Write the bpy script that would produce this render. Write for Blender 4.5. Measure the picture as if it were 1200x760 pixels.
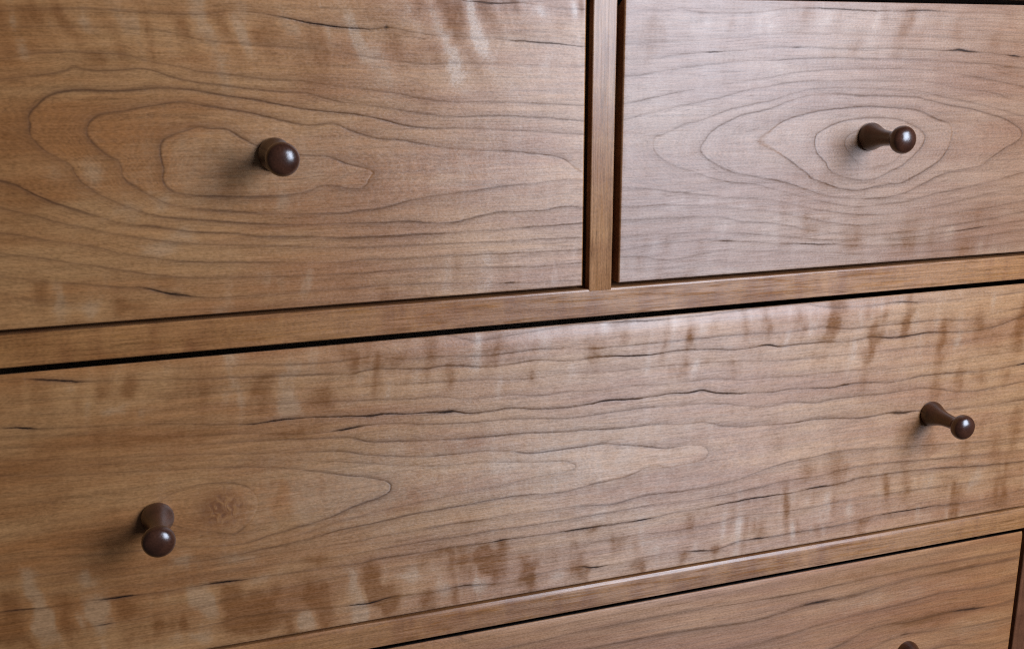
import bpy, bmesh, math
import numpy as np
from mathutils import Matrix, Vector

for o in list(bpy.data.objects):
    bpy.data.objects.remove(o)
sc = bpy.context.scene
C = sc.collection

# ------------------------------------------------------------------ camera
# chest coordinates: x right, y into the chest (drawer faces at y = 0), z up, millimetres / 1000
Z0 = 0.760                                    # height of the camera's level above the floor
F = Vector((0.32041, 0.91530, -0.24407)); R = Vector((0.94366, -0.33090, -0.00208)); U = Vector((0.08267, 0.22965, 0.96976))
cam = bpy.data.cameras.new('camera'); camo = bpy.data.objects.new('camera', cam); C.objects.link(camo)
m = Matrix((R, U, -F)).transposed().to_4x4(); m.translation = Vector((0, -0.6512, Z0)); camo.matrix_world = m
cam.sensor_width = 36; cam.lens = 36 * 1223.5 / 1200; cam.clip_start = 0.01; cam.clip_end = 100
cam.dof.use_dof = True; cam.dof.focus_distance = 0.93; cam.dof.aperture_fstop = 22
sc.camera = camo

# ------------------------------------------------------------------ light: a window to the right, a dim room
w = bpy.data.worlds.new('World'); sc.world = w; w.use_nodes = True
bg = w.node_tree.nodes['Background']; bg.inputs[0].default_value = (1.0, 0.93, 0.85, 1); bg.inputs[1].default_value = 0.03
def area(name, loc, target, sx, sy, power, col):
    l = bpy.data.lights.new(name, 'AREA'); l.shape = 'RECTANGLE'; l.size = sx; l.size_y = sy; l.energy = power; l.color = col
    o = bpy.data.objects.new(name, l); C.objects.link(o); o.location = loc
    o.rotation_euler = (Vector(target) - Vector(loc)).to_track_quat('-Z', 'Y').to_euler(); return o
area('window_light', (1.02, -1.15, Z0 + 0.33), (0.66, 0, Z0 - 0.02), 0.70, 0.90, 25, (0.80, 0.92, 1.13))
sc.view_settings.view_transform = 'Standard'; sc.view_settings.look = 'None'
sc.view_settings.exposure = 0.0; sc.view_settings.gamma = 1.0; sc.view_settings.use_curve_mapping = False
sc.cycles.use_denoising = False; sc.cycles.pixel_filter_type = 'BLACKMAN_HARRIS'; sc.cycles.filter_width = 1.1

# ------------------------------------------------------------------ growth rings of each drawer front, in millimetres on the board
RINGS1 = [
(1,0.95,"11.3 -45.5 16.4 -42.2 24.7 -39.4 32.6 -37.1 39.8 -38.3 49.1 -39 56.7 -44.2 64.9 -48.5 79.8 -53 90 -55.4 107.1 -56.9 119.7 -61.5 130.3 -64.5 136.2 -66.9 132.7 -71.5 129.3 -76.7 120.6 -76.9 112.7 -75 103.7 -74.1 94.1 -77.4 83.6 -79.1 63 -79.5 46.4 -78.5 29.7 -77.3 20 -75.8 13.9 -73.6 10.9 -69.4 10.2 -65.4 11.5 -61.9 10.4 -56.9 10 -50.9 11.3 -45.5"),
(0.2,0.285,"29.7 -57.5 49.2 -59.7 74.1 -64.1 105.1 -66.8"),
(2,0.855,"-29 -37.7 -26.6 -33 -22.2 -29.7 -10.5 -27.5 2.2 -25.3 14.5 -23.6 24.1 -22.7 33.5 -24.4 49.9 -27.1 66 -30.3 82.4 -34.7 96.1 -37.5 111.7 -36.8 122.1 -41.2 138 -46.3 155.9 -48.3 174.7 -52 189.3 -54.6 208.9 -56.2 228.2 -57.4 247.9 -59.6 264.4 -62.9 272.5 -69.4 279.4 -73.1"),
(2,0.76,"-29 -37.7 -28.7 -41.1 -24.7 -47 -18.7 -52 -13.9 -55.1 -12 -59.6 -11.9 -64.5 -8.5 -68.6 -1.8 -72.9 4.9 -77.7 13.3 -81.6 29.1 -85.4 45.9 -87.3 62.4 -89.6 79.3 -90.5 114.6 -91.9 123.9 -91 142 -89.7 160.4 -85.6 179.7 -83.2 202.8 -81.4 228.2 -79.1 248 -78.2 266.4 -76.6 279.4 -77.4"),
(3,1.045,"-58.3 -34.2 -57.7 -27.7 -54.2 -24 -48.9 -19.4 -41.1 -16.2 -27.6 -15.4 -12.7 -16 3 -15.2 18.5 -14.9 34.1 -16.5 50.4 -19.7 66.5 -22.1 82.9 -25.6 100.1 -28.4 115.7 -30.2 129.3 -32 143.7 -35.4 156.1 -38.8 171 -40.7 189.5 -41.6 218.3 -42.8 247.9 -45.2 278.9 -47.6"),
(3,0.95,"-58.3 -34.2 -58.5 -39.4 -54.3 -46.2 -46 -52.2 -39.7 -56.2 -37.4 -61.2 -34.7 -66.6 -28.4 -71.8 -18.3 -78.2 -6.1 -84.3 1.8 -87.4 12.7 -89.8 28.7 -91.6 45.4 -94 62 -95.9 82.6 -97.5 114.4 -98.4 137.8 -99.3 156.7 -99.2 169.7 -101 186.8 -101.6 198.5 -99.7 216.2 -96.6 234.1 -96.9 252.4 -96.6 264.7 -94.9 279.7 -96.2"),
(4,0.6649999999999999,"-88 -11.1 -70.8 -9.4 -56.4 -7.7 -44.5 -6.4 -35.4 -4.1 -32.1 -1.8 -30 -3.2 -20.7 -4.6 -8.5 -4.7 2.1 -3.8 9.9 -4.8 22.3 -9.2 34.4 -11.7 50.7 -13.8 66.8 -16.1 81.8 -17.6 97 -18.7 117.5 -24.1 138.6 -27 156.4 -29.9 175.1 -32.8 193.6 -34.2 220.7 -34.2 247.8 -35.8 278.8 -38.6"),
(4,0.95,"-93.6 -59.1 -76.9 -64.4 -68.5 -67.3 -60.2 -72.9 -51.7 -77.2 -39.9 -82.2 -29.7 -86.1 -19.3 -90.2 -10.1 -92.7 2.6 -94.4 15.5 -97.1 28.1 -99.3 45 -100.8 61.6 -103.3 78.5 -104.8 96.4 -105.8 114 -107.6 141.3 -108.3 169.5 -108.2 198.4 -108.1 217.9 -108 238.4 -107.4 258.6 -107.3 279.9 -106.7"),
(5,0.5249999999999999,"-86.6 0.7 -69.6 1.5 -55.2 4.3 -43.3 5.2 -31.4 5.2 -19.9 4.7 -4.6 3.8 7.1 0.5 22.8 -2.4 34.9 -5.4 51.2 -7.4 67.2 -9.5 83.7 -10.6 100.9 -12.2 117.9 -14.9 128.4 -16 140.5 -17.7 153.4 -19.4 171.4 -23.3 193.8 -25.2 216.7 -25.5 240.1 -26.4 264 -27.8 278.7 -28.9"),
(5,0.5249999999999999,"-95.4 -75.2 -78.6 -79.4 -67.9 -82.8 -57.1 -86.3 -44 -90.9 -30.5 -94.6 -15.4 -98.5 -1.3 -101.8 14.9 -104.8 27.6 -106.6 44.5 -108.1 61.2 -109.4 78.2 -110.6 113.7 -113.8 141.1 -114.6 179.1 -114.9 217.9 -116 250.7 -116.2 280 -116.7"),
(6,0.6000000000000001,"-97.2 -90.5 -80.2 -93.7 -68.4 -96 -57.1 -99.1 -45 -101.3 -31.4 -104.6 -16.3 -109.6 -2.2 -112.6 14.1 -115.7 30.3 -117.8 51.9 -119.2 77.7 -120.8 113.3 -123.1 131.4 -122.6 159.4 -123.3 188.2 -123.4 217.8 -124.1 248.2 -124.8 280.2 -125"),
(7,0.5249999999999999,"-98.6 -102.1 -81.5 -105.6 -67 -108 -51.9 -111.4 -37 -114.9 -21.9 -118.5 -5.9 -122.2 9.9 -125.3 29.6 -127.2 60 -128.8 95.2 -130.1 113 -130.5 122.3 -130.9 159.3 -130.6 198.1 -132 238.4 -134.1 280.3 -134.5"),
(8,0.6000000000000001,"-100.1 -114.7 -82.9 -118.4 -68.4 -121.4 -53.2 -124.5 -38.1 -126.6 -22.8 -129.3 -6.7 -131 9.1 -135.8 28.7 -139.4 50.6 -140 76.6 -139.8 112.6 -140.5 140.3 -139.4 168.7 -140.9 198 -142.4 226.2 -144.4 248.3 -145.4 280.5 -146.5"),
(9,0.30000000000000004,"-101.2 -124.6 -84 -128.3 -69.7 -133.5 -54.4 -136.2 -23.8 -140.6 8.3 -145.3 41.8 -148 76.2 -148 112.3 -148 168.6 -148.9"),
(6,0.44999999999999996,"-84.4 19 -67.7 19.1 -38.9 18.9 -9.6 19.2 5.8 18.3 24.2 15.7 39.5 11.9 60.1 10.1 88.2 8.2 118.7 4.8 135.9 2.2 171.9 -1.4 194.1 -0.9 228.3 -2.1 278.2 -3.3"),
(7,0.44999999999999996,"-83.6 26.5 -66.8 27.2 -23.4 28.6 6.6 27.2 37.2 26.6 53.6 28.7 69.5 28 85.6 25.3 102.6 22 119.4 20.2 136.5 19.3 147.1 20.4 159.9 18 172.3 16.1 190.5 14.6 220.9 13.2 247.6 11.7 278 9.4"),
(8,0.44999999999999996,"22.9 40.9 70.3 40.9 140.9 40.2 190.8 37.1 198.5 36.2 218.7 35.5 235.9 35.8 247.5 34.4 263.4 33 277.7 32.4"),
]
GUM1 = [
("78.3 27.1 86.6 25.3 104.1 22 119.4 20.2 143.9 19.4",1.3,1.0),
("145.5 19.9 148.7 20.4",2.2,1.0),
("-7.6 -130.9 1.9 -133.2 11.5 -136.5 26.2 -139",1.6,1.0),
("7.1 -135.4 15.9 -137.4",2.4,1.0),
("194.7 36.7 234.2 35.5",1.2,0.8),
("220.9 13.2 278 9.7",1.0,0.7),
("221.9 -144.1 231.1 -144.8",1.2,0.8),
("86.4 -25.7 154.5 -38.2",1.0,0.35),
("-68.5 -67.3 -51.7 -77.2",1.1,0.4),
]
CURL1 = """
64.1 -61.2 55.4 19.4 -0.45 0
204.7 -71.5 46.5 22.1 -0.2 0
-43 -36 13.4 14.2 0.1 0
164.6 34.2 5.4 5.2 0.55 -0.35
186.3 33 5.5 13.2 0.66 -0.35
188.9 21.8 5 13.3 0.55 -0.35
213 28.7 7.9 12.1 0.66 -0.35
152.1 9.9 7.5 9.2 0.66 -0.35
172.1 6.3 6.6 8 0.44 -0.35
136.8 27.8 5.2 7.8 0.44 -0.35
101.3 -3.7 10.2 12.5 0.45 0
259.3 19.8 4.7 4.2 0.4 0
167.6 -19.6 8.3 5.4 0.44 -0.35
179.6 26.8 3.8 16.5 -0.66 -0.35
190.2 -0.4 3.9 10.8 -0.88 -0.35
201.8 28.6 3.4 12 -0.66 -0.35
207.2 11.6 4 10.8 -0.77 -0.35
139.8 6.3 5.3 16.4 -0.66 -0.35
128 16.3 3.1 13 -0.66 -0.35
158 28.1 4.3 11.7 -0.55 -0.35
37.1 25.2 3.8 11.3 -0.6 -0.2
47.9 -5.9 3.9 11.7 -0.48 -0.2
62.9 23.1 3.4 11.5 -0.66 -0.2
84.2 25.7 3 5.8 -0.48 -0.2
83.5 13.6 3 7 -0.36 -0.2
-20.2 1.5 13.5 4.2 0.6 0
-48.6 25.6 12.9 5.4 0.6 0
23.8 22.7 5.6 8.5 0.48 -0.2
49 25.3 3.8 8 0.48 -0.2
77.3 18.4 8.9 7 0.6 -0.2
-17.3 -142.2 9.6 4.7 0.96 0
-62.9 -129.4 3.6 7.1 0.84 0
-69.6 -78.3 11 9.7 0.6 0
-39.6 -141.5 7.5 4.1 -0.72 0
-51.5 -134.3 3.2 7.1 -0.6 0
4.9 -108.3 5.8 3.6 -0.72 0
19.1 -101.4 4.9 3.1 -0.6 0
141.8 -145.2 5.6 4.5 0.48 0
118.1 -140.1 4.9 5.6 0.48 0
-79.9 -132.2 3.6 7 0.48 0
-1.4 24.8 4.5 6.5 -0.3 0
-23.6 26.8 2.7 4.6 -0.3 0
-70.7 -47.1 8.7 10.4 0.5 0
-27.5 -63 4.1 3.9 -0.5 0
8.5 -80.9 3.8 3 -0.5 0
-13.3 -85.9 6.6 3 -0.4 0
80.7 -83.7 2.6 3.7 -0.4 0
59.3 -140.1 6.2 5.4 0.3 0
33.3 -146.2 5 3.2 -0.36 0
70.2 -132.8 7.3 4.3 -0.36 0
87.1 -13.6 5.1 4 -0.2 0
-18.8 -17.4 9.1 2.4 0.3 0
-49.9 -59.7 5.4 6.7 -0.3 0
251.8 -1.6 3.6 7.5 -0.2 0
228.3 -14.9 4.7 6.4 -0.25 0
205.3 -9.4 5.7 6.9 0.275 -0.35
240 17 5.8 4.2 0.3 0
"""
RINGS2 = [
(1,0.45,"488 -60.7 488.3 -55.1 493.9 -51.5 504.9 -48.7 523.8 -47.9 535.8 -52.5 540.7 -61.5 539 -67.8 529.6 -74.5 519 -76.4 509.2 -77 501.2 -73.6 494 -68.3 488 -60.7"),
(0.4,0.18000000000000002,"505.7 -57.4 521.2 -59.7"),
(2,0.81,"461.1 -56.3 461.6 -52.6 467.8 -48.8 476.6 -45 489.3 -42.2 501.9 -41.2 515.5 -40.9 530.9 -42.4 542.8 -45.8 552.7 -49.8 558.8 -55 557.8 -60.7 553 -66.6 545.8 -72.8 538.5 -77.3 527.3 -81.7 516.1 -85.5 502.8 -86.2 489.3 -83.5 479.7 -80.3 474.6 -76.7 471.6 -72 465.7 -67.1 462.4 -62.4 461.1 -56.3"),
(3,0.9,"416 -53.9 418.7 -51.6 424.7 -47.5 429.4 -44 437.6 -40.6 448.8 -37.8 463.1 -35.3 477.5 -34.1 492.2 -33.1 507.1 -32.7 522.3 -33.6 537.8 -34.7 549.6 -36.2 561.8 -40.5 574.2 -45.2 581.7 -47.2 584 -53 583.2 -59.4 582.2 -63.9 578.7 -69 573.8 -74.6 562.5 -80.7 551.2 -85.8 539.8 -89.9 528.2 -90.4 516.7 -91.9 501.6 -93.5 486.3 -91.9 474.8 -88.3 461.1 -83.4 455.7 -79.2 448 -74.3 438.6 -68.4 429.3 -63 422 -59.4 416.9 -56.3 416 -53.9"),
(4,0.81,"367.7 -60.3 368.8 -56.8 372 -52.8 373.2 -50.4 379.7 -45.3 389 -40.8 399.7 -36.9 412.7 -34.8 423.7 -32.6 434.7 -29.2 440.9 -26.9 451.4 -24.7 465.7 -23.6 480.3 -23.5 495.1 -24.6 513.9 -25.4 533 -26 548.5 -26.8 564.5 -30.1 580.8 -33.2 598.8 -36 618.2 -40.2 631.1 -43.7 641.7 -47.8 650.1 -52.6 651.7 -57.9 646.4 -62.4 638.4 -65.5 630.6 -69.9 622.9 -74.3 615.2 -79.3 604.7 -80.9 590.9 -82.4 579 -84.6 567.5 -88.7 556 -93.5 544.6 -97.5 529.2 -100.1 509.9 -100.5 490.7 -99.1 471.7 -95.7 456.6 -91.3 445.4 -87.7 433.6 -84.2 421.4 -81.9 405.7 -78.9 393.7 -76 381.1 -70.8 372.6 -65.8 367.7 -60.3"),
(5,0.5599999999999999,"706.6 -59.3 678.6 -48.6 652 -42.8 609 -33 576.1 -27.5 551.9 -22.8 528.6 -20.7 494.7 -19.7 472.6 -18.9 454.6 -19.9 436.4 -23.9 423.3 -27.3 408.9 -29.7 391.3 -32.7 380.6 -36 368 -39.8 358.8 -41.1 352.9 -43 342.6 -47.4 332.2 -50.6 331 -53.4 331.9 -59.3 337.3 -65.2 347.4 -70.3 360.9 -74.3 368.5 -76.9 378.8 -80.3 391.3 -83.2 403.2 -84.8 415.3 -86.2 428.3 -89.5 445.9 -94 468.4 -100 487.4 -104 506.6 -106.2 537.5 -104.7 557 -102.3 576.7 -98.9 596.8 -96.4 617.1 -93.3 637.7 -90.1 658.5 -86.1 701.1 -79.5"),
(6,0.48999999999999994,"307.5 -38.6 322.1 -35.5 337.4 -32.6 352.3 -29.7 367.4 -27.1 383.4 -24.4 395.4 -21.3 408.2 -18.9 422.6 -17.2 433 -15.6 454.2 -14.3 490.5 -14.3 528 -14.9 555 -15.4 570.9 -18 591.3 -21.3 611.7 -23.2 624.4 -25.5 634.8 -28.9 650.3 -31.7 694.6 -40.3"),
(6,0.48999999999999994,"307.4 -84.3 323 -85.2 338.1 -87 355.5 -89.5 373.9 -92.1 392 -94.4 410.2 -95.8 422.4 -97 439.1 -99.9 461.4 -105.3 480.3 -108.8 499.5 -111.6 518.8 -112.9 530.5 -113.1 547.8 -112 569.9 -109.8 593.9 -106.3 618.4 -102.7 639 -99.5 660 -96.6 703 -91.1"),
(7,0.48999999999999994,"307.3 -28.2 319.2 -26.4 329.4 -24.3 346.1 -21.1 359.8 -18.9 373.6 -17.1 390.3 -15.2 406.5 -13.3 422.2 -11.4 439.5 -8.6 460.7 -6.9 489.7 -5.9 534.6 -6 565.8 -8 606.3 -13.3 648.6 -20 692.5 -27"),
(7,0.48999999999999994,"307.8 -97.5 323.4 -97.6 338.5 -97.1 355.9 -98.5 374.3 -99.4 392.3 -101.5 410.7 -103.9 429.4 -106.3 454.5 -111.3 477.2 -116.3 500.3 -120 523.5 -120.6 548.6 -120 562.8 -118 584.5 -116.5 603.2 -114.4 619.8 -113.5 640.7 -111.1 661.8 -108.6 705.2 -104.3"),
(8,0.7,"306.8 -10.1 318.7 -9.4 333.3 -7.1 351.3 -4.7 369.6 -2.7 388.1 -1.1 407 0.2 418 0.2 435.3 1.1 456.5 1.4 474.4 1.9 497.8 1.3 526.3 0.7 549.3 0 574.4 -0.9 594.4 -1.9 614.7 -2.9 631.4 -5.2 646.6 -6.5 690.1 -12.6"),
(8,0.5599999999999999,"308 -106.4 323.7 -106.6 333.5 -106.5 347.9 -106.6 362.4 -106.7 377.4 -106.8 386.4 -107.9 397 -110.6 407.7 -112.7 423.5 -114.1 444 -117.4 456.6 -120 470.3 -122.9 500.9 -126.9 524.3 -128.5 539.9 -127.7 563.9 -127.4 592.2 -124.9 610.2 -123.1 631.1 -121.5 663.2 -117.6 706.8 -114.1"),
(9,0.48999999999999994,"307.1 1 328.5 1.5 345.1 3.7 363.2 5.4 375.1 6.2 391.1 6.6 406.5 7.7 422.2 8.9 438.2 9.2 452.3 9 478.9 8.1 506.8 8.5 544.6 8 564 7.1 583.6 7.4 597.3 6.2 613.5 5.2 628.5 3.7 645.3 2.1 688.5 -2.8"),
(9,0.42,"308.3 -118.3 319.4 -117.7 333.9 -117.3 351.3 -117.7 369 -118 384.2 -118.9 396.2 -120.1 408.3 -121.4 424.1 -123.2 449.8 -126.3 464.7 -128.4 482.1 -130 505.2 -131.4 532.5 -132.3 560.4 -131.9 592.8 -130 610.9 -128.6 631.8 -127 664.2 -124.5 708 -121.2"),
(10,0.35,"306.8 10.9 331.3 12 357 13.2 383.3 14.5 410.1 16.9 437.5 18.5 458.7 18.3 487.5 17.9 524.6 17.2 578.6 16 643.6 13.2 686.4 9.5"),
(10,0.5599999999999999,"309.2 -127.3 319.6 -126.1 330.9 -125 345.5 -123.4 360.4 -123.7 375.5 -123.9 387.4 -125.2 402.9 -126.4 417.9 -127.9 433.9 -129.8 456.1 -131.4 482.4 -133.3 501.6 -135.1 521.2 -136.6 541 -137.4 561.1 -137.9 581.3 -137.1 601.9 -136.2 622.8 -135.4 639.6 -133.9 665.4 -132.2 709.4 -129.7"),
(11,0.42,"306.9 30.4 323.1 32.7 335 32.4 348.4 33.9 355.5 32.1 367.9 31.1 385 31.3 405 32.1 420.6 33.5 429.4 34.7 453.7 35.6 471.5 35.3 500.5 34.5 522.7 34.4 541.5 35.3 556.8 35.2 580.2 34.3 609.6 34.1 640.6 33.2 682.8 31.8"),
(11,0.42,"308.7 -132.4 324.5 -133.1 338.6 -135.8 349.1 -136.5 357.5 -135.8 369.8 -134.1 381.5 -133 394.1 -133.1 409 -134 424.9 -135 456.5 -137.2 486.8 -140 510 -142.1 549.7 -143.9 607.1 -144 666.7 -141.3 711 -139.6"),
(12,0.27999999999999997,"308.9 -140.6 324.7 -141.6 342.2 -142.2 356.4 -141.9 371.5 -141 388.2 -140.9 409.5 -142.2 425.4 -142.6 464.6 -145.1 502.8 -147.6 550.3 -150"),
]
GUM2 = [
("369.1 6 379.7 6",1.3,0.8),
("570.2 7.7 587.6 7.1 602.1 5.9",2,0.9),
("628.5 3.7 642.8 1.8",1.4,0.9),
("436.8 9.2 446.6 9.3",1.6,0.5),
("446.7 35.2 471.5 35.3 515.3 34.4",1.1,0.7),
("530.2 34.9 559.1 35.2",1.1,0.7),
("439.8 -130.2 490 -133.7",1.1,0.7),
("386 -124.8 399.3 -126.2",1.2,0.7),
("593.6 -129.7 627.8 -128.5",1.2,0.7),
("307.3 -28.2 351.9 -20",0.8,0.2),
]
CURL2 = """
531.6 21.8 5.3 12 0.6 0.3
545.1 16.4 3.8 6 0.45 0.3
614.6 14.9 4.9 6.2 0.45 0.3
489.7 9.6 5.1 7.1 0.375 0.3
447.4 26.9 4.2 8.6 0.375 0.2
579.9 17.8 3.9 6.1 0.375 0
328 17.5 6.3 11 0.375 0
501.2 -130.5 9.3 8.5 0.525 0
563.4 -122.7 9.7 6 0.375 0
544.8 -136.3 8 8.7 0.45 0
567.3 -135.6 9.8 4.7 0.375 0
607 -143.3 8.5 8.3 0.525 0
582.4 -145.9 6.6 4.1 0.375 0
616.1 -116.7 8.4 5.4 0.375 0
459.1 -123 10.4 5.1 0.45 0
468 -95.6 23.8 16.4 0.3375 0
588.5 -128.7 6.6 6.8 -0.225 0
525.3 -138.4 6.3 6.6 -0.225 0
630.8 16.3 4.9 8.8 0.3 0
508.6 27.5 5.2 8.3 -0.225 0
416.4 23.8 6.8 6.8 -0.1875 0
363 23.3 6.5 6.7 -0.225 0
633.5 -2.7 8.3 5.1 0.2625 0
325.9 -15.8 8.9 5.6 -0.15 0
633.1 -148.4 8.6 5.6 -0.225 0
658.7 -146.4 7 5.6 0.3 0
349.2 -115.7 9.4 3.6 0.15 0
362 -98.2 13.6 3.6 -0.1875 0
425.8 -116.8 10.1 3.8 -0.1875 0
"""
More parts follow.
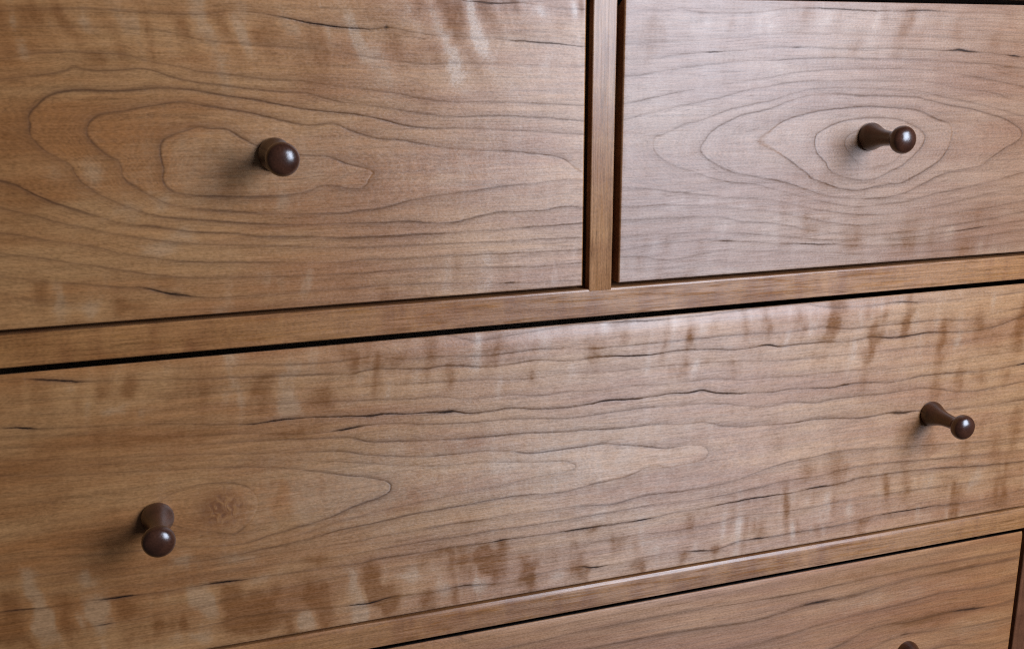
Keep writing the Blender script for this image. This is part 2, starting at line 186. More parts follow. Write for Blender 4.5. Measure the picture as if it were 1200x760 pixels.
RINGS3 = [
(1,1.2,"34.8 -262.4 39.5 -263.7 46.3 -266.4 51.2 -274.2 51.9 -280.9 46.4 -290.3 37.3 -297.9"),
(0.45,0.1,"11 -277.2 18.9 -277.8 26.8 -278.4 34.7 -279"),
(1,0.5,"-125.4 -253.9 -98.2 -256.9 -79.6 -258.5 -62.2 -262.2 -49.9 -265.7 -48.7 -268.8 -60 -269.9 -73 -273.6 -87.5 -275.2 -100.5 -277.7 -128.5 -279.8"),
(0.3,0.2,"-126.9 -266.3 -99.3 -267.2 -80.4 -266.2"),
(2,1,"-123.1 -234.8 -96.2 -239 -73.2 -242.8 -34.7 -245.8 6.9 -249.2 35 -251.3 52.5 -253.7 74 -257.8 94.4 -262.9 112.9 -267.9 126.1 -271 137.7 -275.7 140.5 -279.8 138.6 -283.9 131.4 -286.6 122 -288.3 112 -291.1 102.1 -294.6 90.5 -297.2 77.4 -299.4 61.7 -301.8 48.3 -304.6 33.5 -305.2 15.4 -303.5 0.3 -301 -39.5 -299.1 -64.1 -296.7 -83.3 -294.1 -102.3 -293.7 -130.3 -295.1"),
(3,0.4,"-122.6 -230.6 -95.7 -234.2 -48.8 -238.9 0.7 -242.7 52.7 -249 107.7 -257.5 165.9 -268.3 202.6 -270.7 240.6 -275.2 266.7 -278 276.7 -282.6 270.1 -286.3 253.6 -286.7 227.7 -288.9 202.3 -290.5 165.3 -293.4 135.2 -295.9 105.9 -299.5 77.1 -304.9 49.2 -307.8 22 -309.4 -40 -304.9 -102.9 -299.3 -130.9 -299.5"),
(4,1,"-122.1 -226.4 -95.2 -229.9 -48.4 -234.5 11.2 -240 35.5 -242.6 53 -244.9 81.8 -247.5 108 -250.3 126.7 -255.1 146.4 -258.9 166 -261.5 186 -262.3 207 -262.5 227.8 -265.8 240.5 -268.7 260 -269.3 277.8 -269 297.9 -268.9 315.7 -271.9 332.4 -275.3 348.7 -278.7 362.9 -278.5 375.2 -279.4 383.3 -283.2 385 -288.2 380.1 -291.7 368.5 -292.9 354.3 -294.4 339.9 -291.1 329.5 -293.1 316.4 -296.7 293.8 -298.2 280.3 -300.3 262.3 -301.7 240.6 -299.9 223.2 -299.3 206.7 -300.1 185.4 -300.9 157.2 -301.7 141 -303.1 124.9 -304.4 105.6 -305.7 85.4 -308.7 68.4 -310.3 50.6 -311.7 34.7 -312.7 11 -313 -30.4 -310.7 -59.3 -308 -78.3 -307 -103.5 -304.4 -131.7 -306.2"),
(5,0.9,"-121.1 -218 -94.3 -221.4 -47.6 -226.8 1.5 -232.5 53.5 -235.7 98.8 -239.6 114 -241.4 127 -245.5 142.7 -247.4 166.3 -249.8 190.5 -251.6 219.6 -252.7 240.5 -253.4 261.9 -255.4 293 -257.2 315.3 -258.6 338.8 -258.8 362.2 -261.6 381.6 -262.6 396.4 -267.1 411.3 -269.5 436.1 -271.1 455.3 -272 474.6 -271.5 494.4 -272.5 518.7 -275.3 534.9 -275.1 548.9 -274.5 564 -275.6 576.6 -275.6 606.9 -278.3 642.2 -279.3 687.2 -278.4 724.4 -277.9"),
(6,0.7,"-120.4 -212.2 -93.6 -215 -47 -219.7 2 -226.4 53.8 -231 82.4 -235.1 103 -235.3 125.7 -233.9 143 -234.8 166.5 -238.2 198.6 -240.8 227.8 -241.7 259.8 -244.9 281.4 -246.1 304.1 -245.5 328.7 -245.1 349.5 -246.2 370.8 -247.2 395.4 -249.3 410.3 -252.4 435.1 -255.9 450.2 -254.8 463.3 -255.6 477.4 -257.9 497 -256.5 512.9 -256.5 533.2 -257.4 553.7 -257.1 578.7 -256.9 596 -259.5 618.2 -264.1 640.2 -265 662.3 -263.6 684.8 -262.2 721.6 -260.8"),
(7,1,"-119.8 -207 -93 -209.8 -83.8 -210.3 -70.1 -212.5 -46.5 -214.3 -3.9 -217.8 19.3 -220.6 47.3 -223.9 65 -223.7 83 -223.5 109 -226 127.7 -227.5 137.5 -227.5 159 -229.4 174.5 -230.6 186.5 -231.3 195 -233.5 211 -234.2 227.8 -233.6 248.8 -236.6 270.8 -237.9 287.9 -237.2 301.2 -236.2 324.3 -237.4 338.1 -237 352 -236.5 366.1 -237.4 377.5 -236.7 389.9 -240 404.5 -242.3 417.1 -243 434.4 -244.8 453.2 -244.1 472.5 -245.5 492.2 -246.9 504 -246.1 519.9 -245.7 544.5 -248.3 561 -247.8 577.5 -246 594.4 -246.3 616 -247 638 -248.5 660.1 -247.8 682.4 -246.3 718.9 -243.9"),
(8,0.5,"-118.9 -199.3 -92.2 -202.4 -45.6 -205.7 3.3 -209.1 55 -211.6 105.5 -215 136.1 -217.2 159.3 -219.2 174.7 -219.7 198.8 -223.5 223.5 -223.8 248.7 -226.6 270.7 -226.4 292.4 -227.5 319.2 -227.2 346.8 -228.8 370 -228.6 384.2 -228.8 409.1 -232 433.6 -233.2 471.7 -234.4 510.9 -234.9 551.5 -236.9 584.8 -236.7 614.7 -236.7 636.2 -235.2 680.6 -234.3 716.9 -231.7"),
(9,0.5,"-117.9 -191.1 -91.1 -193 -44.7 -196 4.1 -199.2 55.6 -202 128.4 -206.9 207.5 -211 227.9 -213.1 270.5 -213.2 303.4 -214.6 337.3 -214.8 365.1 -215.7 393.7 -216.5 432.7 -219.7 460.7 -221 490 -221.1 525.6 -221.8 558.1 -221.3 591.6 -222.3 634.2 -220.5 678.4 -219.3 714.5 -216.6"),
(10,1,"-116.3 -177.8 -89.8 -180.6 -74.8 -181.6 -43.8 -185.9 -1.6 -189.2 38.9 -192.3 65.1 -193.9 92 -195.5 114.1 -197.8 128.8 -195.8 148.2 -197.2 167.4 -199.1 183.4 -198.3 211.2 -202.3 236 -201.1 248.6 -201.1 270.4 -203.8 291.9 -202.8 303.2 -203.2 318.6 -204.7 337 -205.2 352.8 -204.1 378.8 -205.3 402.6 -208.1 419.3 -207.7 431.8 -206.9 443.2 -209.3 454.4 -209 478.9 -209.2 494.5 -210.6 508.6 -210.5 524.4 -209.2 544.8 -211.4 565.2 -211.1 583.4 -210.6 607.3 -212.4 628.9 -212.8 646.1 -211.1 660.7 -208.4 676.2 -204.6 711.6 -198.7"),
(11,0.7,"5.4 -182.8 56.6 -185.7 84.8 -187.9 110.6 -188.2 133.1 -187.5 151.9 -191 175.3 -191.5 207.6 -194 227.9 -193.6 248.6 -193.1 291.8 -196.5 336.7 -196.9 371.3 -196.8 418.7 -197.1 446.2 -198.9 477.9 -197.6 507.7 -200.9 547.7 -200.9 589 -200.9 620.7 -203.2 653.2 -199.1 675.1 -197.3 710.6 -192.8"),
(12,0.7,"203.5 -183.5 240.4 -180.7 278.4 -178.6 309.2 -179.3 347 -180.3 386.7 -179.5 429.9 -177.8 448.4 -178.6 463.4 -177.8 478.9 -181.7 506.2 -184.2 529.9 -184.3 549.9 -183.2 570.5 -185.1 608.2 -185.6 659.9 -184.6 673.1 -184.2 709.1 -183.2"),
(5,0.8,"-132.3 -311.7 -104.1 -310.5 -75.5 -312.8 -40.9 -314.8 5.4 -316.8 30 -317.4 50.3 -316.5 72.6 -315.9 95.4 -316 117.5 -315.8 136.4 -314.4 156.9 -314.4 185.2 -313.7 206.5 -313.8 227.7 -313.1 247.2 -314.1 265.1 -314.1 282.5 -314.7 304.4 -317.3 319.7 -315.4 334.4 -314.2 357.2 -314.7 376.8 -314.8 401.1 -314 418.2 -310.8 438.5 -306.5 459.1 -303.6 479.5 -302.7 498.4 -300.8 517 -301.1 558.7 -304.2 601.8 -307.4 646.4 -310.8 692.3 -312.7 730.3 -314.3"),
(6,0.7,"-133.3 -319.5 -105.1 -319 -56.6 -321.4 -16 -323.3 21 -323.8 72.2 -323.3 95 -324.7 117.1 -324.6 132.5 -324 158.5 -323.7 178.2 -323.7 195.7 -323.9 216 -323.1 233.5 -323.6 254.5 -323.9 268.5 -324 286.7 -323.4 304.6 -323.4 336.1 -322.7 364.8 -323.5 394.2 -323.6 429.5 -321.6 454.8 -319.4 486.4 -319.5 518.5 -316.6 560.1 -317.7 603.3 -320.4 648 -322.5 694 -323.8 732 -324.7"),
(7,1,"-134.3 -328.5 -106 -327.5 -96 -327.7 -83.5 -328.8 -70.2 -329 -54.8 -328.9 -44.3 -329.6 -28 -330.2 -11.4 -330.8 20.5 -330.4 42.2 -331.2 62.8 -331.1 82.6 -331.4 98.1 -331.5 116.8 -332.8 129.3 -331.1 150.4 -331.4 174.9 -331.6 195.6 -331.7 212.8 -332.2 223.1 -331.9 238.7 -332.1 254.6 -332.6 268.6 -332.8 282.8 -333 301.3 -333.2 320.2 -333.4 337.1 -333.2 357.9 -331.5 377.6 -331.7 396.8 -331 424.7 -330.1 445.5 -330.3 461.9 -330.5 476.8 -329.4 496 -329.2 513 -328.3 523.5 -326.8 561.1 -326.8 604.4 -328.9 649.3 -332.7 695.7 -335 733.8 -336.1"),
(8,0.6,"-136.5 -346.6 -77.4 -346.6 -56.5 -347.1 -37.7 -347.1 -15.8 -346.4 12.4 -345.6 38.8 -342.4 56.6 -341.9 75.8 -341.6 94.3 -340.4 113 -340.5 130.8 -341 164.2 -340.9 195.4 -342.9 221.1 -343.9 247.3 -344.9 283 -345.3 309.3 -345.5 327.5 -344.9 354.9 -346.5 378.2 -345.9 397.6 -345.4 417.9 -343.5 467 -345.8 499 -344.7 531.7 -343.6 571.5 -344.8 624.1 -346.2 697.6 -347.8 735.8 -348.3"),
(9,0.8,"-109.3 -356.8 -44.9 -359.1 18.4 -359.8 33.4 -357.7 47.8 -358.5 69.2 -359.4 88.7 -361.2 109.1 -363.1 123.4 -363.8 137.9 -361.8 157.5 -363.4 174.3 -363.2 190.7 -362.8 217.7 -365.6 234.8 -365.2 247.4 -363.3 265.5 -362.3 283.3 -363.7 290.9 -365.7 304.2 -366.2 324.6 -365.5 345.4 -364 362.9 -364.8 391.2 -368.1 404.8 -366.7 419.1 -364.6 447.9 -365.6 468.4 -365.2 486.1 -365.8 507.3 -365.4 533.6 -363.4 547 -362.4 579.6 -362.8 602.2 -362.7 621.9 -363.7 650.8 -364.1 699.7 -361.6 738 -362.3"),
]
GUM3 = [
("46.3 -223.8 67.7 -223.4 87.9 -223.8",1.2,1.0),
("120.3 -227 138.6 -227.6",1.9,1.0),
("87.9 -223.5 202.9 -233.9",0.9,0.9),
("169.7 -230.3 190.7 -231.8",2.3,1.0),
("101.8 -235.5 125.7 -233.9",1.9,1.0),
("-74.8 -181.6 -62.4 -183.4 -41.4 -186.2",1.5,1.0),
("-91.6 -209.9 -71 -212.4",1.4,1.0),
("300.5 -203 342.4 -204.7",1.3,1.0),
("424.5 -207.5 443.2 -209.3",1.5,1.0),
("285.9 -237.3 302.6 -236.3 331.2 -237.2",1.9,1.0),
("345.7 -236.5 377.5 -236.7 393.5 -240.7 419.4 -243.5",1.3,0.9),
("526 -209.4 586 -210.8",1.2,0.9),
("544.2 -183.4 570.5 -185.1",1.2,0.6),
("547.3 -274.7 572.4 -275.8",2.6,0.8),
("673.5 -247.7 686.9 -246",1.6,1.0),
("265.9 -332.7 298.6 -333.1",1.5,1.0),
("212.8 -332.5 223.7 -332",1.3,1.0),
("322.3 -333.7 337.8 -333.3",1.3,1.0),
("391.6 -331.7 461.9 -330.5",1.3,1.0),
("473.7 -329.7 497.6 -329.1",1.8,1.0),
("280.5 -363.2 291.6 -365.8 303.5 -366.1",1.6,1.0),
("371.8 -365.9 392 -368.2",1.2,0.9),
("106.2 -362.5 123.4 -363.8 139.2 -361.7",1.5,1.0),
("105.2 -357.1 121.2 -358.1",1.0,0.6),
("15.1 -330.1 40.6 -331.2",1.7,1.0),
("-49.8 -329.2 -36.2 -329.9 -25.9 -330.3",1.7,1.0),
("426.9 -365.2 440.9 -365.6",1.3,1.0),
("545.3 -362.2 602.2 -362.7",1.1,0.9),
("280.4 -178.7 309.2 -179.3 347 -180.3",1.2,0.6),
("182.5 -363.3 201.6 -363.7",1.2,0.7),
("-52.4 -346.7 -42.8 -346.7",1.2,0.7),
("-106 -327.5 -82.1 -329.1",1.1,0.7),
("500 -246.4 508.8 -246.3",2.4,0.6),
("54.3 -223.6 682.4 -246.3",0.7,0.3),
]
CURL3 = """
101.1 -277.2 51 18.2 -0.45 0
240.6 -281 103.4 25.9 -0.3 0
-70.8 -266.5 28.4 22.2 0.3 0
-81.5 -231.8 27.7 13.5 0.3 0
489.8 -192.6 4.7 13.6 1.4 0.25
526.5 -214.2 4 15.4 1.1 0.2
595.1 -217 4.3 12.9 1 0.1
629.9 -207.9 4.4 10.9 0.8 0
673.3 -215.2 5.5 16.3 1.2 0.1
559.3 -195 3.3 12.6 0.7 0.2
558.1 -206 5 6.3 0.6 0
616.4 -250 4.4 13.3 0.8 0
638.5 -252.2 5.4 4.5 0.7 0
663.8 -254.8 4.6 6 0.7 0
458.9 -188 3.8 5.3 0.6 0
591.6 -258.3 4.3 13.2 0.6 0
522 -250.8 4.1 10.7 0.4 0
364.8 -193 2.8 7.7 0.7 0
430.8 -190.9 3 11.9 0.6 0
313.5 -190.3 3.3 7.6 0.4 0
293.8 -201.1 5.3 7.5 0.6 0
412.6 -193.3 2.2 6.6 0.5 0
355.5 -219.9 5.6 5.2 0.4 0
399.6 -219.7 5.8 5.3 0.4 0
447.2 -287.9 4.7 7.1 0.4 0
502.1 -315.1 7.4 10.3 0.7 0
473.9 -312.7 6.4 7.3 0.6 0
459 -344.6 4.8 7.4 0.6 0
531.5 -367.6 4.2 6.2 0.7 0
551.5 -340.4 4.3 9.2 0.6 0
572 -341.1 4.4 11.5 0.6 0
626.4 -364.4 4.6 12.7 0.8 0
614.9 -343.4 7.2 7.8 0.5 0
673.5 -355.5 5.7 17.7 0.9 0
434.3 -360.5 4.7 5.9 0.7 0
455.5 -328.1 3.2 7.3 0.6 0
593 -306.3 5.3 12.1 0.5 0
629 -314.7 4.5 13.9 0.6 0
660.5 -314.9 5.6 12.5 0.6 0
681.5 -302.1 5.6 15.6 0.8 0
568.2 -314.3 4.3 12.1 0.4 0
534.6 -313.6 4.2 10.4 0.4 0
644.6 -297.7 4.5 11.5 0.5 0
208.8 -345.9 7.9 8.1 1.595 -0.15
214.5 -358.3 2.9 6.7 1.015 -0.15
239.4 -361.9 5.2 8.3 1.305 -0.15
281.8 -357.5 3.4 9 0.8 0
285.5 -370 2.8 4.2 0.8 0
290.4 -337.6 4.1 4.1 0.6 0
310.8 -349.9 5.6 7 0.5 0
328.3 -370.3 5 4.3 0.8 0
395.1 -370.2 3.8 3.7 1 0
366.8 -370.5 4.5 5.1 0.6 0
370 -342.5 8.9 5.7 0.6 0
221.1 -339.2 5.8 4.4 0.725 -0.15
260.7 -350.5 4 5.5 0.3 0
32.1 -352.4 7.9 9.5 1.305 -0.15
52.6 -352.5 6.8 8.9 1.16 -0.15
42.9 -364.6 11.1 6.2 1.16 -0.15
68.1 -368.8 3.8 7.7 1.015 -0.15
84.5 -352 8.3 9.1 1.45 -0.15
93 -369.1 5.2 6.4 0.87 -0.15
124.1 -345 6 7.1 1.16 -0.15
131.4 -358.7 8.1 5.7 1.305 -0.15
134.7 -369.8 3.4 5.8 1.16 -0.15
165.5 -368.2 3.5 6.6 1.015 -0.15
186.8 -369.5 2.8 5.9 1.015 -0.15
174.9 -334.9 7.6 3.6 0.87 -0.15
187.8 -344.3 5.6 5.8 0.87 -0.15
206.3 -343.4 3.6 5.1 0.725 -0.15
67.6 -305.2 3.9 5.5 0.5 0
87.5 -324.7 6.4 3.4 0.87 -0.15
67.3 -279.6 3.3 10.8 0.5 0
116.5 -371.6 4.7 6.5 -1.45 -0.15
77.9 -367.5 6.4 6.3 -1.305 -0.15
112.8 -345 3.9 7 -1.015 -0.15
-88.1 -312.8 3.7 7.5 -1.015 -0.15
-81.3 -335.8 4.8 8.9 -1.16 -0.15
-51.8 -339.6 8.9 7.8 -1.16 -0.15
-55.8 -312.7 4.4 4.4 -0.87 -0.15
16.7 -346.4 4.8 7.4 -1.305 -0.15
8.1 -338.6 3 4.7 -0.725 -0.15
-34.4 -338.7 7.4 6.5 0.87 -0.15
-68.1 -337.7 4.4 11.6 1.16 -0.15
-99.3 -323 5.3 8.8 1.16 -0.15
-101.4 -341.9 7.4 7.6 1.16 -0.15
-10.6 -354.2 9.3 4 0.87 -0.15
30.9 -336.6 3.6 4 0.725 -0.15
3.3 -310.4 5.2 3.3 -0.725 -0.15
7.1 -366.4 8.4 3.4 -0.87 -0.15
-29.4 -359.1 8 4 0.725 -0.15
50.4 -333.9 8.6 2.7 -0.435 -0.15
37.7 -316.3 7.3 3.3 -0.58 -0.15
60.9 -202.6 4.8 9.1 0.96 0
96.8 -212.2 7.2 4.6 0.8 0
19.5 -197 7.6 8.8 0.72 0
-25.2 -193.8 13.5 5.4 0.72 0
-4.6 -226.1 30 3.3 0.72 0
-72.7 -192.4 11.5 6.3 0.6 0
-29.5 -203.7 6.3 2.7 -0.84 0
74.9 -211.5 4.9 9.2 -0.96 0
-50.4 -190.6 3.8 3.2 -0.48 0
41.3 -178.6 3.6 6.6 -0.72 0
-77 -189.3 1.4 6.3 -0.48 0
40 -199.2 2.6 8.9 -0.48 0
80.4 -189.2 6.5 4.5 -0.48 0
116.1 -188.7 3.3 10.4 0.7 0
131.2 -191.4 4 11.6 0.8 0
171.8 -186.5 3.5 9.4 0.8 0
148.4 -192.5 5.2 4.7 0.5 0
217.4 -188.3 3.7 8.4 0.7 0
183.3 -207.3 2.4 6 0.6 0
287.2 -197.3 3.9 6.3 0.5 0
153.1 -295.4 8.4 5 0.5 0
193.9 -315.1 6.3 7.1 0.5 0
77 -233.3 14.2 4.1 0.72 0
-48.9 -292.9 14.7 11.4 0.25 0
121.2 -202 3.4 3.5 -0.5 0
197.3 -191.9 6 6 -0.3 0
253 -188 7.6 7.3 -0.2 0
240.4 -211.4 4.4 6.2 0.3 0
112.1 -218.6 5.6 2.9 -0.4 0
221.4 -275.2 7.6 3.8 -0.35 0
253.5 -269.8 13 3.9 -0.2 0
294.2 -321.9 8.2 4.1 -0.3 0
336.2 -328.2 7.1 7 -0.2 0
151.7 -348.6 8.2 3.6 -0.725 -0.15
176.2 -362.8 4.2 5.9 -0.725 -0.15
201.6 -364.1 5.7 5.2 -0.725 -0.15
264.2 -368.3 5.4 4.2 -0.4 0
344.4 -357.5 10.2 4.3 -0.3 0
410.9 -353.9 9.2 5.8 -0.3 0
489 -351.4 6.5 7.5 -0.3 0
522.1 -356.4 5.9 5.3 -0.3 0
587.3 -370.1 8.9 3.9 -0.4 0
596.6 -337 4.4 9.3 -0.3 0
646.3 -343.9 5.5 11.1 -0.4 0
478.4 -222.1 7.8 4.1 0.35 0
515.1 -194.7 4 8.2 -0.3 0
538.1 -186.4 6.5 4.1 -0.3 0
612.6 -220.7 5.2 10.1 -0.35 0
647.8 -223.9 7.1 11.8 0.45 0
574.2 -217.2 5 10 -0.3 0
510 -225.1 4.8 7 -0.3 0
468.5 -194.1 6.1 8.1 -0.25 0
"""
RINGS4 = [
(1,0.5599999999999999,"162.5 -417.8 227.4 -418.6 268.1 -416.8 310.3 -416.5 368.8 -416.7 430.2 -419.2 486.5 -420.4 544.9 -418.4 615.1 -417.9 703.4 -418.9"),
(2,0.84,"227.4 -431.3 296.4 -432.6 354.5 -433.2 431.3 -436.9 459.1 -434.5 482.4 -432 503.9 -432.1 529.2 -432 586.6 -426.5 634.3 -426.8 704.5 -426.5"),
(3,0.5599999999999999,"347.9 -456.5 385.7 -456.8 432.6 -458.7 464.7 -456.5 497.3 -452.8 542 -450.2 589.1 -448.6 624.8 -446.3 665 -449.4 704.9 -448.2"),
(4,0.7,"475 -485.4 499.6 -480.2 524.5 -474.8 545.4 -467.7 567.1 -466.3 589.4 -468.2 607.4 -467.5 630.1 -466.9 674.4 -469.4 705.9 -468.6"),
(5,0.63,"517.5 -491.9 543 -488.3 564.4 -482.8 581.8 -479.8 599.8 -480 618.2 -482 641.5 -484.1 669.9 -485.4 706.5 -485.7"),
(6,0.48999999999999994,"602.2 -501.3 634.1 -499.4 672.8 -507.2 709.8 -508.6"),
(0,0.27999999999999997,"194.6 -408.5 240.8 -409.3 295.9 -407.2 368.4 -407.8 445.2 -406.9 526.8 -406.7 613.6 -405.7 702.3 -404.8"),
]
GUM4 = [
("479.2 -432.2 508.9 -431.4",3.2,0.9),
("634.7 -467 674.4 -469.4",2.8,0.8),
("581.4 -476.4 591.5 -478.4",1.5,0.7),
("430.2 -419.2 527.9 -418.5",2,0.4),
]
CURL4 = """
602.9 -468.3 36.9 6.7 0.6 0
564.4 -440.9 53.4 4.9 -0.3 0
634.1 -425.2 18.7 3.3 0.6 0
527.5 -414.6 42.9 3.2 0.5 0
660.7 -487.8 24.2 6.9 -0.3 0
296.2 -423.8 28.4 4.4 0.3 0
"""
# ------------------------------------------------------------------ ring field: a smooth sheet whose whole values run along the ring lines
def spline(txt, step=1.2):
    a = np.array([float(t) for t in txt.split()]).reshape(-1, 2)
    if len(a) < 2: return a
    closed = np.allclose(a[0], a[-1])
    p = np.vstack([a[-2] if closed else 2*a[0]-a[1], a, a[1] if closed else 2*a[-1]-a[-2]])
    out = []
    for i in range(1, len(p)-2):
        n = max(2, int(np.hypot(*(p[i+1]-p[i]))/step)); t = np.linspace(0, 1, n, endpoint=False)[:, None]
        p0, p1, p2, p3 = p[i-1], p[i], p[i+1], p[i+2]
        out.append(.5*((2*p1)+(-p0+p2)*t+(2*p0-5*p1+4*p2-p3)*t*t+(-p0+3*p1-3*p2+p3)*t**3))
    out.append(a[-1:]); return np.vstack(out)

def solve(pts, val, x0, z0, hx, hz, nx, nz, init, iters, bend, tens, wd):
    fx = np.clip((pts[:, 0]-x0)/hx, 0, nx-1.001); fz = np.clip((pts[:, 1]-z0)/hz, 0, nz-1.001)
    ix = fx.astype(int); iz = fz.astype(int); ax = fx-ix; az = fz-iz
    idx = np.concatenate([iz*nx+ix, iz*nx+ix+1, (iz+1)*nx+ix, (iz+1)*nx+ix+1])
    wt = np.concatenate([(1-ax)*(1-az), ax*(1-az), (1-ax)*az, ax*az]); N = nx*nz; n = len(pts)
    def A(u):
        g = u.reshape(nz, nx); o = np.zeros_like(g)
        dx = (g[:, 1:]-g[:, :-1])*(tens/hx**2); o[:, 1:] += dx; o[:, :-1] -= dx
        dz = (g[1:]-g[:-1])*(tens/hz**2); o[1:] += dz; o[:-1] -= dz
        k = (g[:, 2:]-2*g[:, 1:-1]+g[:, :-2])*(bend/hx**4); o[:, 2:] += k; o[:, 1:-1] -= 2*k; o[:, :-2] += k
        k = (g[2:]-2*g[1:-1]+g[:-2])*(bend/hz**4); o[2:] += k; o[1:-1] -= 2*k; o[:-2] += k
        s = (wt*u[idx]).reshape(4, n).sum(0)
        return o.ravel()+wd*np.bincount(idx, wt*np.tile(s, 4), N)
    b = wd*np.bincount(idx, wt*np.tile(val, 4), N)
    dg = wd*np.bincount(idx, wt*wt, N)+2*tens*(1/hx**2+1/hz**2)+6*bend*(1/hx**4+1/hz**4)
    u = init.ravel().copy(); r = b-A(u); z = r/dg; p = z.copy(); rz = r@z
    for _ in range(iters):
        Ap = A(p); al = rz/(p@Ap); u += al*p; r -= al*Ap; z = r/dg; rn = r@z
        if rn < 1e-9: break
        p = z+(rn/rz)*p; rz = rn
    return u.reshape(nz, nx)

def sample(g, X, Z, x0, z0, hx, hz):
    nz, nx = g.shape
    fx = np.clip((X-x0)/hx, 0, nx-1.001); fz = np.clip((Z-z0)/hz, 0, nz-1.001); ix = fx.astype(int); iz = fz.astype(int); a = fx-ix; c = fz-iz
    return g[iz, ix]*(1-a)*(1-c)+g[iz, ix+1]*a*(1-c)+g[iz+1, ix]*(1-a)*c+g[iz+1, ix+1]*a*c

def ring_field(rings, x0, x1, z0, z1, pale=None):
    P, V, Sx = [], [], []
    for v, s, t in rings:
        q = spline(t); q = q[(q[:, 0] > x0-3) & (q[:, 0] < x1+3) & (q[:, 1] > z0-3) & (q[:, 1] < z1+3)]
        P.append(q); V.append(np.full(len(q), float(v))); Sx.append(float(s)*(np.ones(len(q)) if pale is None else np.interp(q[:, 0], *pale)))
    P = np.vstack(P); V = np.concatenate(V); Sx = np.concatenate(Sx)
    u = None
    for h, it in ((10, 300), (5, 300), (2.5, 420)):
        nx = int((x1-x0)/h)+2; nz = int((z1-z0)/(h*.8))+2; hx = (x1-x0)/(nx-1); hz = (z1-z0)/(nz-1)
        gx, gz = np.meshgrid(x0+hx*np.arange(nx), z0+hz*np.arange(nz))
        if u is None: init = np.full((nz, nx), V.mean()); sin = np.full((nz, nx), .6)
        else: init = sample(u, gx, gz, x0, z0, *ph); sin = sample(su, gx, gz, x0, z0, *ph)
        u = solve(P, V, x0, z0, hx, hz, nx, nz, init, it, 30., .5, 60.)
        su = solve(P, Sx, x0, z0, hx, hz, nx, nz, sin, 80, 0., 1., 3.); ph = (hx, hz)
    gz_, gx_ = np.gradient(u, hz, hx); grad = np.hypot(gx_, gz_)
    return u, grad, su, hx, hz

# ------------------------------------------------------------------ node helpers
class Ex:
    """a float socket that does arithmetic"""
    def __init__(s, nt, v): s.nt = nt; s.v = v
    def op(s, name, *o, clamp=False):
        n = s.nt.nodes.new('ShaderNodeMath'); n.operation = name; n.use_clamp = clamp
        for i, q in enumerate((s,)+o):
            q = q.v if isinstance(q, Ex) else q
            if isinstance(q, (int, float)): n.inputs[i].default_value = q
            else: s.nt.links.new(q, n.inputs[i])
        return Ex(s.nt, n.outputs[0])
    def __add__(s, o): return s.op('ADD', o)
    __radd__ = __add__
    def __sub__(s, o): return s.op('SUBTRACT', o)
    def __rsub__(s, o): return (s*-1)+o
    def __mul__(s, o): return s.op('MULTIPLY', o)
    __rmul__ = __mul__
    def __truediv__(s, o): return s.op('DIVIDE', o)
    def clamp(s): return s.op('ADD', 0., clamp=True)
    def bell(s, w):                                   # exp(-(s/w)^2)
        q = s/w; return ((q*q)*-1).op('EXPONENT')
    def ramp(s, a, b):
        n = s.nt.nodes.new('ShaderNodeMapRange'); n.interpolation_type = 'SMOOTHSTEP'; n.inputs[1].default_value = a; n.inputs[2].default_value = b
        s.nt.links.new(s.v, n.inputs[0]); return Ex(s.nt, n.outputs[0])

def new_mat(name):
    M = bpy.data.materials.new(name); M.use_nodes = True; nt = M.node_tree
    b = nt.nodes['Principled BSDF']; return M, nt, b
def coord(nt, seed, rot=False):
    tc = nt.nodes.new('ShaderNodeTexCoord'); mp = nt.nodes.new('ShaderNodeMapping'); mp.inputs[1].default_value = (seed*1.37, seed*.71, seed*2.3)
    if rot: mp.inputs[2].default_value = (0, math.pi/2, 0)          # grain runs up the piece
    nt.links.new(tc.outputs['Object'], mp.inputs[0]); return mp.outputs[0]
def noise(nt, co, sx, sz, detail=2., rough=.5, off=0., dist=0., sy=None):
    """noise with features sx mm long along the grain and sz mm across it; about 0 .. 1"""
    mp = nt.nodes.new('ShaderNodeMapping'); mp.inputs[1].default_value = (off, off*.6, off*1.7)
    mp.inputs[3].default_value = (1000/sx, 1000/(sy or sz), 1000/sz); nt.links.new(co, mp.inputs[0])
    n = nt.nodes.new('ShaderNodeTexNoise'); n.inputs['Scale'].default_value = 1; n.inputs['Detail'].default_value = detail
    n.inputs['Roughness'].default_value = rough; n.inputs['Distortion'].default_value = dist
    nt.links.new(mp.outputs[0], n.inputs['Vector']); return Ex(nt, n.outputs[0])
def attr(nt, name):
    a = nt.nodes.new('ShaderNodeAttribute'); a.attribute_name = name; return Ex(nt, a.outputs['Fac'])
def mix(nt, fac, a, b, mode='MIX'):
    n = nt.nodes.new('ShaderNodeMix'); n.data_type = 'RGBA'; n.blend_type = mode; n.clamp_factor = True
    def put(sock, v):
        if isinstance(v, Ex): nt.links.new(v.v, sock)
        elif isinstance(v, (int, float)): sock.default_value = v
        elif isinstance(v, tuple): sock.default_value = (*v, 1)
        else: nt.links.new(v, sock)
    put(n.inputs[0], fac); put(n.inputs[6], a); put(n.inputs[7], b); return n.outputs[2]
def gain(nt, col, k):                                     # multiply a colour by a float
    n = nt.nodes.new('ShaderNodeVectorMath'); n.operation = 'SCALE'; nt.links.new(col, n.inputs[0]); nt.links.new(k.v, n.inputs['Scale']); return n.outputs[0]
